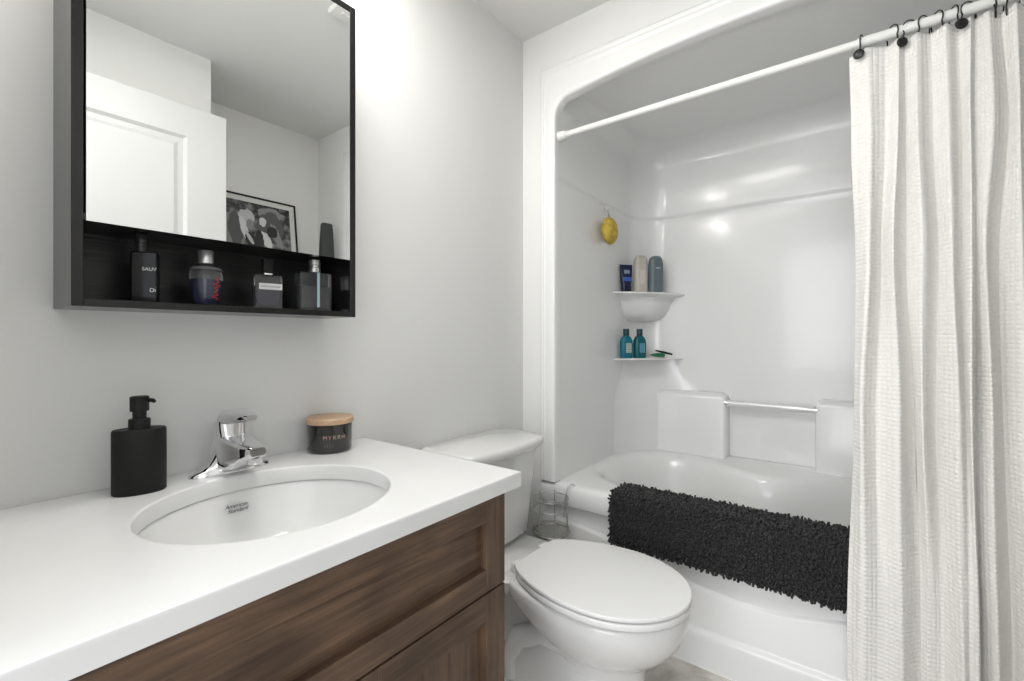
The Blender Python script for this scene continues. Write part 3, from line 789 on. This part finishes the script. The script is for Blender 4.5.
bm = B(); lathe(bm, [(.0115, 0), (.0125, .003), (.0125, .013)], FX, FY-.110, CT+.033, 24); finish(bm, 'aerator', M_chrome, fa)
bm = B()
sect(bm, [((FX, FY+.004, CT+.079), X, (0, 1, 0), .027, .026, .02), ((FX, FY+.008, CT+.092), X, (0, 1, .1), .029, .028, .022), ((FX, FY+.008, CT+.107), X, (0, 1, -.35), .028, .026, .018), ((FX, FY-.004, CT+.118), X, (0, .6, -.8), .027, .021, .014),
          ((FX, FY-.028, CT+.120), X, (0, .05, -1), .026, .0165, .012), ((FX, FY-.056, CT+.121), X, (0, 0, -1), .023, .012, .009), ((FX, FY-.082, CT+.123), X, (0, -.2, -1), .018, .008, .007), ((FX, FY-.098, CT+.124), X, (0, -.2, -1), .010, .004, .0035)])
finish(bm, 'lever_handle', M_chrome, fa, smooth=60)
bm = B(); tube(bm, [(FX, FY-.06, CT+.066), (FX, FY-.058, CT+.078)], .004, 10); finish(bm, 'lift_knob', M_chrome, fa)

# ------------------------------------------------------------ soap dispenser
dx, dy = .264, 1.068
so = thing('soap_dispenser', (dx, dy, CT), 'matte black oval soap dispenser with pump on the countertop', 'soap dispenser')
bm = B(); lathe(bm, [(.94, 0), (1, .0025), (1.0, .113), (.985, .1165), (.95, .118)], dx, dy, CT, 56, sx=.0405, sy=.025, rot=R(-14)); finish(bm, 'bottle_body', M_blackplastic, so, smooth=40)
bm = B(); lathe(bm, [(.0165, .118), (.0165, .135), (.0155, .136)], dx, dy, CT, 28); finish(bm, 'collar', M_blackplastic, so)
bm = B(); lathe(bm, [(.0105, .136), (.0105, .149), (.0145, .1505), (.0145, .176), (.0125, .1775)], dx, dy, CT, 28); pm = finish(bm, 'pump_head', M_blackplastic, so)
bm = B(); tube(bm, [(dx+.010, dy-.008, CT+.170), (dx+.016, dy-.018, CT+.1695), (dx+.017, dy-.021, CT+.167)], [.0042, .0036, .0032], 12); finish(bm, 'nozzle', M_blackplastic, pm)

# ------------------------------------------------------------ candle
kx, ky = .658, 1.085
ca = thing('scented_candle', (kx, ky, CT), 'smoky dark glass candle jar with wooden lid on the countertop', 'candle')
M_jar = mat('smoked_glass', (.013, .012, .010), .06, coat=.6)
bm = B(); lathe(bm, [(.049, 0), (.052, .003), (.053, .008), (.054, .070)], kx, ky, CT, 48); finish(bm, 'jar', M_jar, ca, smooth=50)
M_lid = mat('beech_lid', (.50, .33, .20), .45); color_noise(M_lid, 1, [(.3, (.44, .28, .17)), (.7, (.58, .40, .26))], vec=(30, 200, 60))
bm = B(); lathe(bm, [(.055, .0705), (.0575, .0725), (.0575, .083), (.055, .0855)], kx, ky, CT, 48); finish(bm, 'wooden_lid', M_lid, ca, smooth=40)
def ring_text(s, size, z, r, a0, da, m, parent, cx, cy):
    for i, ch in enumerate(s):
        if ch == ' ': continue
        a = a0 + da*i
        text('lettering', ch, size, m, (cx+r*cos(a), cy+r*sin(a), z), (-sin(a), cos(a), 0), (0, 0, 1), parent, depth=.0003, align='CENTER')
ring_text('MYRRH', .0135, CT+.036, .0538, R(-133), R(11.5), M_rose, ca, kx, ky)
ring_text('IIII', .010, CT+.017, .0535, R(-135), R(7), M_greylet, ca, kx, ky)

# ------------------------------------------------------------ mirror cabinet
mx0, mx1, mz0, mz1, my0, my1 = .160, .6755, .0512, .812, 1.0, YM-.001
mc = thing('mirror_cabinet', (.418, 1.07, mz0), 'black framed mirror cabinet with an open shelf on the wall above the sink', 'mirror cabinet')
th = .0148
for nm, a in (('side_panel', (mx0, mx0+th, my0, my1, mz0, mz1)), ('side_panel', (mx1-th, mx1, my0, my1, mz0, mz1)), ('bottom_panel', (mx0+th+.0001, mx1-th-.0001, my0, my1, mz0, mz0+.0125)), ('top_panel', (mx0+th+.0001, mx1-th-.0001, my0, my1, mz1-th, mz1)),
              ('back_panel', (mx0+th+.0002, mx1-th-.0002, my1-.006, my1-.0002, mz0+.0127, mz1-th-.0002)), ('middle_shelf', (mx0+th+.0002, mx1-th-.0002, my0+.006, my1-.0065, .192, .204))):
    bm = B(); box(bm, *a, bev=.0006, seg=1); finish(bm, nm, M_grain if nm == 'back_panel' else M_black, mc, smooth=None)
bm = B(); box(bm, mx0+th+.0035, mx1-th-.0005, my0+.0015, my0+.0055, .1905, mz1-th-.001); finish(bm, 'mirror', M_mirror, mc, smooth=None)
SH = mz0+.0127
# perfume bottles
M_smoke = mat('smoked_black_glass', (.008, .008, .009), .12, spec=.35)
def gl(name, col, tr=.75): return mat(name, col, .04, trans=tr, ior=1.42)
p1 = thing('perfume_bottle', (.272, 1.065, SH), 'tall square black perfume bottle, leftmost on the cabinet shelf', 'perfume bottle', 'perfume bottles on the cabinet shelf')
r1 = R(-22)
bm = B(); prism(bm, .272, 1.065, [(.019, .015, .003, SH), (.020, .016, .0035, SH+.003), (.020, .016, .0035, SH+.091), (.019, .015, .003, SH+.094)], r1); finish(bm, 'glass_body', M_smoke, p1, smooth=30)
bm = B(); lathe(bm, [(.0090, .0945), (.0090, .097), (.0098, .0975), (.0098, .104), (.0090, .1045), (.0098, .105), (.0098, .1115), (.0090, .112), (.0098, .1125), (.0098, .119), (.0090, .1195), (.0098, .120), (.0095, .125)], .266, 1.065, SH, 24); finish(bm, 'cap', mat('ribbed_black_cap', (.03, .03, .03), .15), p1, smooth=30)
u1 = Vector((cos(r1), sin(r1), 0)); n1 = Vector((sin(r1), -cos(r1), 0)); q = Vector((.272, 1.065, 0)) + n1*.0162
text('lettering', 'SAUV', .0088, M_print, tuple(q - u1*.003 + Vector((0, 0, SH+.060))), u1, (0, 0, 1), p1)
text('lettering', 'Di', .0100, M_print, tuple(q + u1*.008 + Vector((0, 0, SH+.021))), u1, (0, 0, 1), p1)

p2 = thing('perfume_bottle', (.372, 1.065, SH), 'vase-shaped blue perfume bottle with silver cap and red script', 'perfume bottle', 'perfume bottles on the cabinet shelf')
bm = B(); lathe(bm, [(.019, 0), (.0215, .002), (.0240, .015), (.0272, .035), (.0288, .052), (.0292, .062), (.0285, .071), (.0245, .078), (.016, .082), (.013, .0845)], .372, 1.065, SH, 40); finish(bm, 'glass_body', gl('clear_glass', (.92, .93, .95), .97), p2, smooth=60)
bm = B(); lathe(bm, [(.015, .006), (.0200, .017), (.0232, .036), (.0248, .052), (.0249, .054)], .372, 1.065, SH, 36); finish(bm, 'blue_perfume', mat('blue_liquid', (.012, .022, .085), .1), p2, smooth=60)
bm = B(); lathe(bm, [(.0125, .086), (.0135, .087), (.0135, .1115), (.0125, .113)], .372, 1.065, SH, 28); finish(bm, 'cap', mat('satin_silver', (.72, .72, .72), .28, metal=.8), p2, smooth=40)
bm = B(); lathe(bm, [(.0238, .0790), (.0272, .0765), (.0286, .0735)], .372, 1.065, SH, 36, cap0=False, cap1=False)
o = finish(bm, 'shoulder_collar', mat('grey_collar', (.35, .35, .36), .3, metal=.5), p2)
bm = B()
def surf(a, z, rr): return (.372+rr*cos(a), 1.065+rr*sin(a), SH+z)
def rad2(z): return .0240+(z-.012)*(.0292-.0240)/(.055-.012)
# an upright red script drawn as a looping ribbon round the glass
for a0, w_ in ((R(-70), .42),):
    pts = []
    for i in range(40):
        z = .013+.045*i/39; a = a0 + w_*sin(i*.85)*.75*(.6+.4*sin(i*.31)); pts.append(surf(a, z, rad2(z)+.0006))
    tube(bm, pts, .0008, 5)
finish(bm, 'red_script', mat('red_print', (.45, .02, .02), .4), p2, recalc=True)

def flask(x, y, hw, hd, h, rt, glass, liquid, lq, label):
    p = thing('perfume_bottle', (x, y, SH), label, 'perfume bottle', 'perfume bottles on the cabinet shelf')
    bm = B(); prism(bm, x, y, [(hw-.002, hd-.002, .003, SH), (hw, hd, .004, SH+.003), (hw, hd, .004, SH+h-.003), (hw-.002, hd-.002, .003, SH+h)], rt); finish(bm, 'glass_body', glass, p, smooth=30)
    bm = B(); prism(bm, x, y, [(hw-.006, hd-.005, .002, SH+.009), (hw-.006, hd-.005, .002, SH+lq)], rt); finish(bm, 'perfume_liquid', liquid, p, smooth=30)
    return p
r3 = R(-10)
p3 = flask(.492, 1.062, .0285, .014, .076, r3, gl('pale_glass', (.93, .93, .96), .97), mat('lilac_grey_liquid', (.06, .06, .085), .15), .050, 'clear rectangular perfume bottle with black cap and white label')
bm = B(); prism(bm, .492, 1.062, [(.0095, .0095, .004, SH+.0765), (.0095, .0095, .004, SH+.080)], r3); finish(bm, 'neck', mat('neck_silver', (.7, .7, .7), .2, metal=1), p3)
bm = B(); prism(bm, .492, 1.062, [(.0105, .0105, .004, SH+.0805), (.0112, .0112, .004, SH+.110), (.0098, .0098, .004, SH+.112)], r3); finish(bm, 'cap', M_blackplastic, p3)
u3 = Vector((cos(r3), sin(r3), 0)); n3 = Vector((sin(r3), -cos(r3), 0)); q = Vector((.492, 1.062, SH+.050)) + n3*.0142 + u3*.003
lb = patch('label', q, u3, .0235, .0068, M_label, p3, d=.0006)
bm = B()
for i in range(11):
    c = q + n3*.0008 + u3*(-.018+.0036*i)
    box(bm, c.x-.0011, c.x+.0011, c.y-.0002, c.y+.0002, c.z-.0018, c.z+.0016)
finish(bm, 'faint_print', mat('faint_ink', (.35, .35, .36), .5), lb, smooth=None)
p4 = flask(.601, 1.062, .0385, .016, .093, R(-6), gl('clear_flask_glass', (.94, .95, .96), .97), mat('grey_liquid', (.10, .10, .103), .15), .060, 'wide clear rectangular perfume bottle with silver cap, rightmost on the shelf')
bm = B(); lathe(bm, [(.013, .0935), (.014, .095), (.014, .105), (.0115, .107), (.0115, .111), (.014, .113), (.014, .124), (.012, .126)], .604, 1.062, SH, 28); finish(bm, 'cap', mat('brushed_silver', (.6, .6, .59), .25, metal=.85), p4, smooth=30)
bm = B(); lathe(bm, [(.0035, .01), (.0035, .0925)], .604, 1.0455, SH, 12); finish(bm, 'dip_tube', mat('blue_tint_tube', (.45, .58, .66), .1), p4)

# ------------------------------------------------------------ vanity light above the mirror
vl = thing('vanity_light', (.43, YM, 1.06), 'three-globe vanity light on the wall above the mirror cabinet', 'wall light')
bm = B(); box(bm, .14, .72, YM-.022, YM-.0005, 1.03, 1.13, bev=.006, seg=3); finish(bm, 'back_plate', M_chrome, vl)
M_globe = mat('lit_globe', (1, 1, 1), .4, emit=(1, .97, .92), es=9)
for vx in (.22, .43, .64):
    bm = B(); tube(bm, [(vx, YM-.02, 1.09), (vx, YM-.06, 1.09)], .014, 16); a_ = finish(bm, 'lamp_arm', M_chrome, vl)
for i, vx in enumerate((.22, .43, .64)):
    bm = B(); lathe(bm, [(.020, .045), (.030, .040), (.036, .02), (.042, -.02), (.047, -.05), (.045, -.052), (.035, -.052)], vx, YM-.075, 1.09, 28, cap0=True, cap1=True)
    finish(bm, 'glass_shade', M_globe, vl, smooth=60)
for o in list(bpy.data.objects):
    if o.name.startswith('vanity_bulb'): o.location.y = YM-.075; o.location.z = 1.005
# ceiling fan vent seen at the mirror's corner, and an added, unseen panel for fill light from above
t = thing('ceiling_vent', (1.12, .56, CZ), 'white square exhaust fan grille on the ceiling', 'vent')
bm = B(); box(bm, .965, 1.275, .395, .70, CZ-.022, CZ-.0005, bev=.006, seg=3); finish(bm, 'grille_frame', M_white, t)
for k in range(9):
    bm = B(); box(bm, 1.0, 1.24, .43+.028*k, .442+.028*k, CZ-.027, CZ-.021); finish(bm, 'grille_slat', M_white, t, smooth=None)

t = thing('ceiling_fill_panel', (.46, .63, CZ), 'added flat white fill panel, out of view on the ceiling above the vanity', 'ceiling light')
bm = B(); box(bm, .15, .77, .38, .88, CZ-.030, CZ-.0005, bev=.004); finish(bm, 'panel_housing', M_white, t)
bm = B(); box(bm, .17, .75, .40, .86, CZ-.034, CZ-.030); finish(bm, 'diffuser', mat('fill_diffuser', (1, 1, 1), .4, emit=(1, .98, .95), es=2), t, smooth=None)  # glowing face of the added fill panel
# ------------------------------------------------------------ wall shelf, picture and vase seen in the mirror
sh = thing('wall_shelf', (1.2, -.739, .40), 'white wall shelf carrying the framed picture', 'shelf')
bm = B(); box(bm, .86, 1.575, -.738, -.45, .405, .425, bev=.002); finish(bm, 'shelf_board', M_white, sh)
for x in (.98, 1.45):
    bm = B(); box(bm, x-.01, x+.01, -.738, -.50, .385, .4045); box(bm, x-.01, x+.01, -.738, -.722, .28, .385); finish(bm, 'bracket', M_white, sh, smooth=None)
pf = thing('picture_frame', (1.20, -.70, .4255), 'black framed black-and-white photograph of two people leaning on the shelf', 'picture')
# local builder: lean the picture, foot forward
FW, FH = .455, .368; fx0 = 1.425-FW; th_ = math.atan2(.045, .36)
def fp(a, b, c):   # a across, b up the picture, c out of it (towards the mirror)
    return (fx0+a, -.737+.045+.012 - b*sin(th_) + c*cos(th_) - .012, .4265 + b*cos(th_) + c*sin(th_))
def fbox(bm, a0, a1, b0, b1, c0, c1):
    vs = [bm.verts.new(fp(a, b, c)) for a in (a0, a1) for b in (b0, b1) for c in (c0, c1)]
    for f in ((0, 1, 3, 2), (4, 6, 7, 5), (0, 4, 5, 1), (2, 3, 7, 6), (0, 2, 6, 4), (1, 5, 7, 3)): bm.faces.new([vs[i] for i in f])
bm = B(); w_ = .007
for a in ((0, FW, 0, w_), (0, FW, FH-w_, FH), (0, w_, w_, FH-w_), (FW-w_, FW, w_, FH-w_)): fbox(bm, a[0], a[1], a[2], a[3], 0, .016)
finish(bm, 'frame', M_blackplastic, pf, smooth=None)
bm = B(); fbox(bm, w_, FW-w_, w_, FH-w_, .002, .006); finish(bm, 'mat_board', mat('mat_board', (.66, .66, .63), .6), pf, smooth=None)
M_photo = mat('grey_photograph', (.1, .1, .1), .5)
color_noise(M_photo, 26, [(.38, (.02, .02, .02)), (.5, (.07, .07, .07)), (.62, (.22, .22, .22))], detail=4)
bm = B(); fbox(bm, .034, FW-.036, .034, FH-.036, .0061, .0072); ph = finish(bm, 'photograph', M_photo, pf, smooth=None)
# note the picture is seen mirrored: a runs left to right in the mirror too
def blob(name, a, b, ra, rb, m, c=.0073, rot=0, n=22, wob=.12, seed=1):
    rn = random.Random(seed); bm = B(); r1_, r2_ = [], []
    for i in range(n):
        t_ = 2*pi*i/n; k = 1+wob*rn.uniform(-1, 1)
        x, y = ra*cos(t_)*k, rb*sin(t_)*k; x, y = x*cos(rot)-y*sin(rot), x*sin(rot)+y*cos(rot)
        r1_.append(fp(a+x, b+y, c)); r2_.append(fp(a+x, b+y, c+.0003))
    loft(bm, [r1_, r2_]); return finish(bm, name, m, ph, smooth=None)
g = lambda v: mat('tone', (v, v, v), .6)
G1, G2, G3, G4, G5 = g(.03), g(.10), g(.25), g(.5), g(.62)
blob('backdrop_patch', .31, .285, .075, .035, G3, seed=2); 
blob('figure_shape', .105, .15, .062, .105, G3, seed=3, c=.0074); blob('figure_shape', .12, .17, .045, .085, G2, c=.0078, seed=4)
blob('hair_shape', .175, .235, .042, .052, G4, seed=5, c=.0082); blob('hair_shape', .160, .18, .018, .065, G5, c=.0086, rot=.2, seed=6)
blob('face_shape', .192, .205, .022, .032, G3, c=.0090, seed=7); blob('figure_shape', .205, .105, .032, .065, G1, c=.0090, rot=.5, seed=8)
blob('collar_shape', .185, .13, .010, .045, G4, c=.0094, rot=.5, seed=9)
blob('hair_shape', .305, .21, .075, .085, G2, c=.0074, seed=10); blob('face_shape', .262, .232, .020, .026, G5, c=.0080, seed=11)
blob('figure_shape', .275, .13, .026, .055, G5, c=.0080, rot=.5, seed=12); blob('figure_shape', .31, .18, .03, .035, G1, c=.0086, seed=13)
blob('hair_shape', .335, .16, .022, .075, G3, c=.0082, rot=.35, seed=14); blob('figure_shape', .24, .12, .022, .06, G1, c=.0084, seed=15)
# dark tapered vase
va_ = B(); prism(va_, 1.482, -.475, [(.040, .022, .006, .4255), (.036, .020, .006, .55), (.030, .017, .006, .655), (.026, .013, .005, .662)])
o = finish(va_, 'tapered_vase', mat('charcoal_ceramic', (.045, .05, .048), .5), None, base=(1.482, -.475, .4255), smooth=40)
tag(o, 'dark tapered block-shaped vase standing at the end of the wall shelf', 'vase')
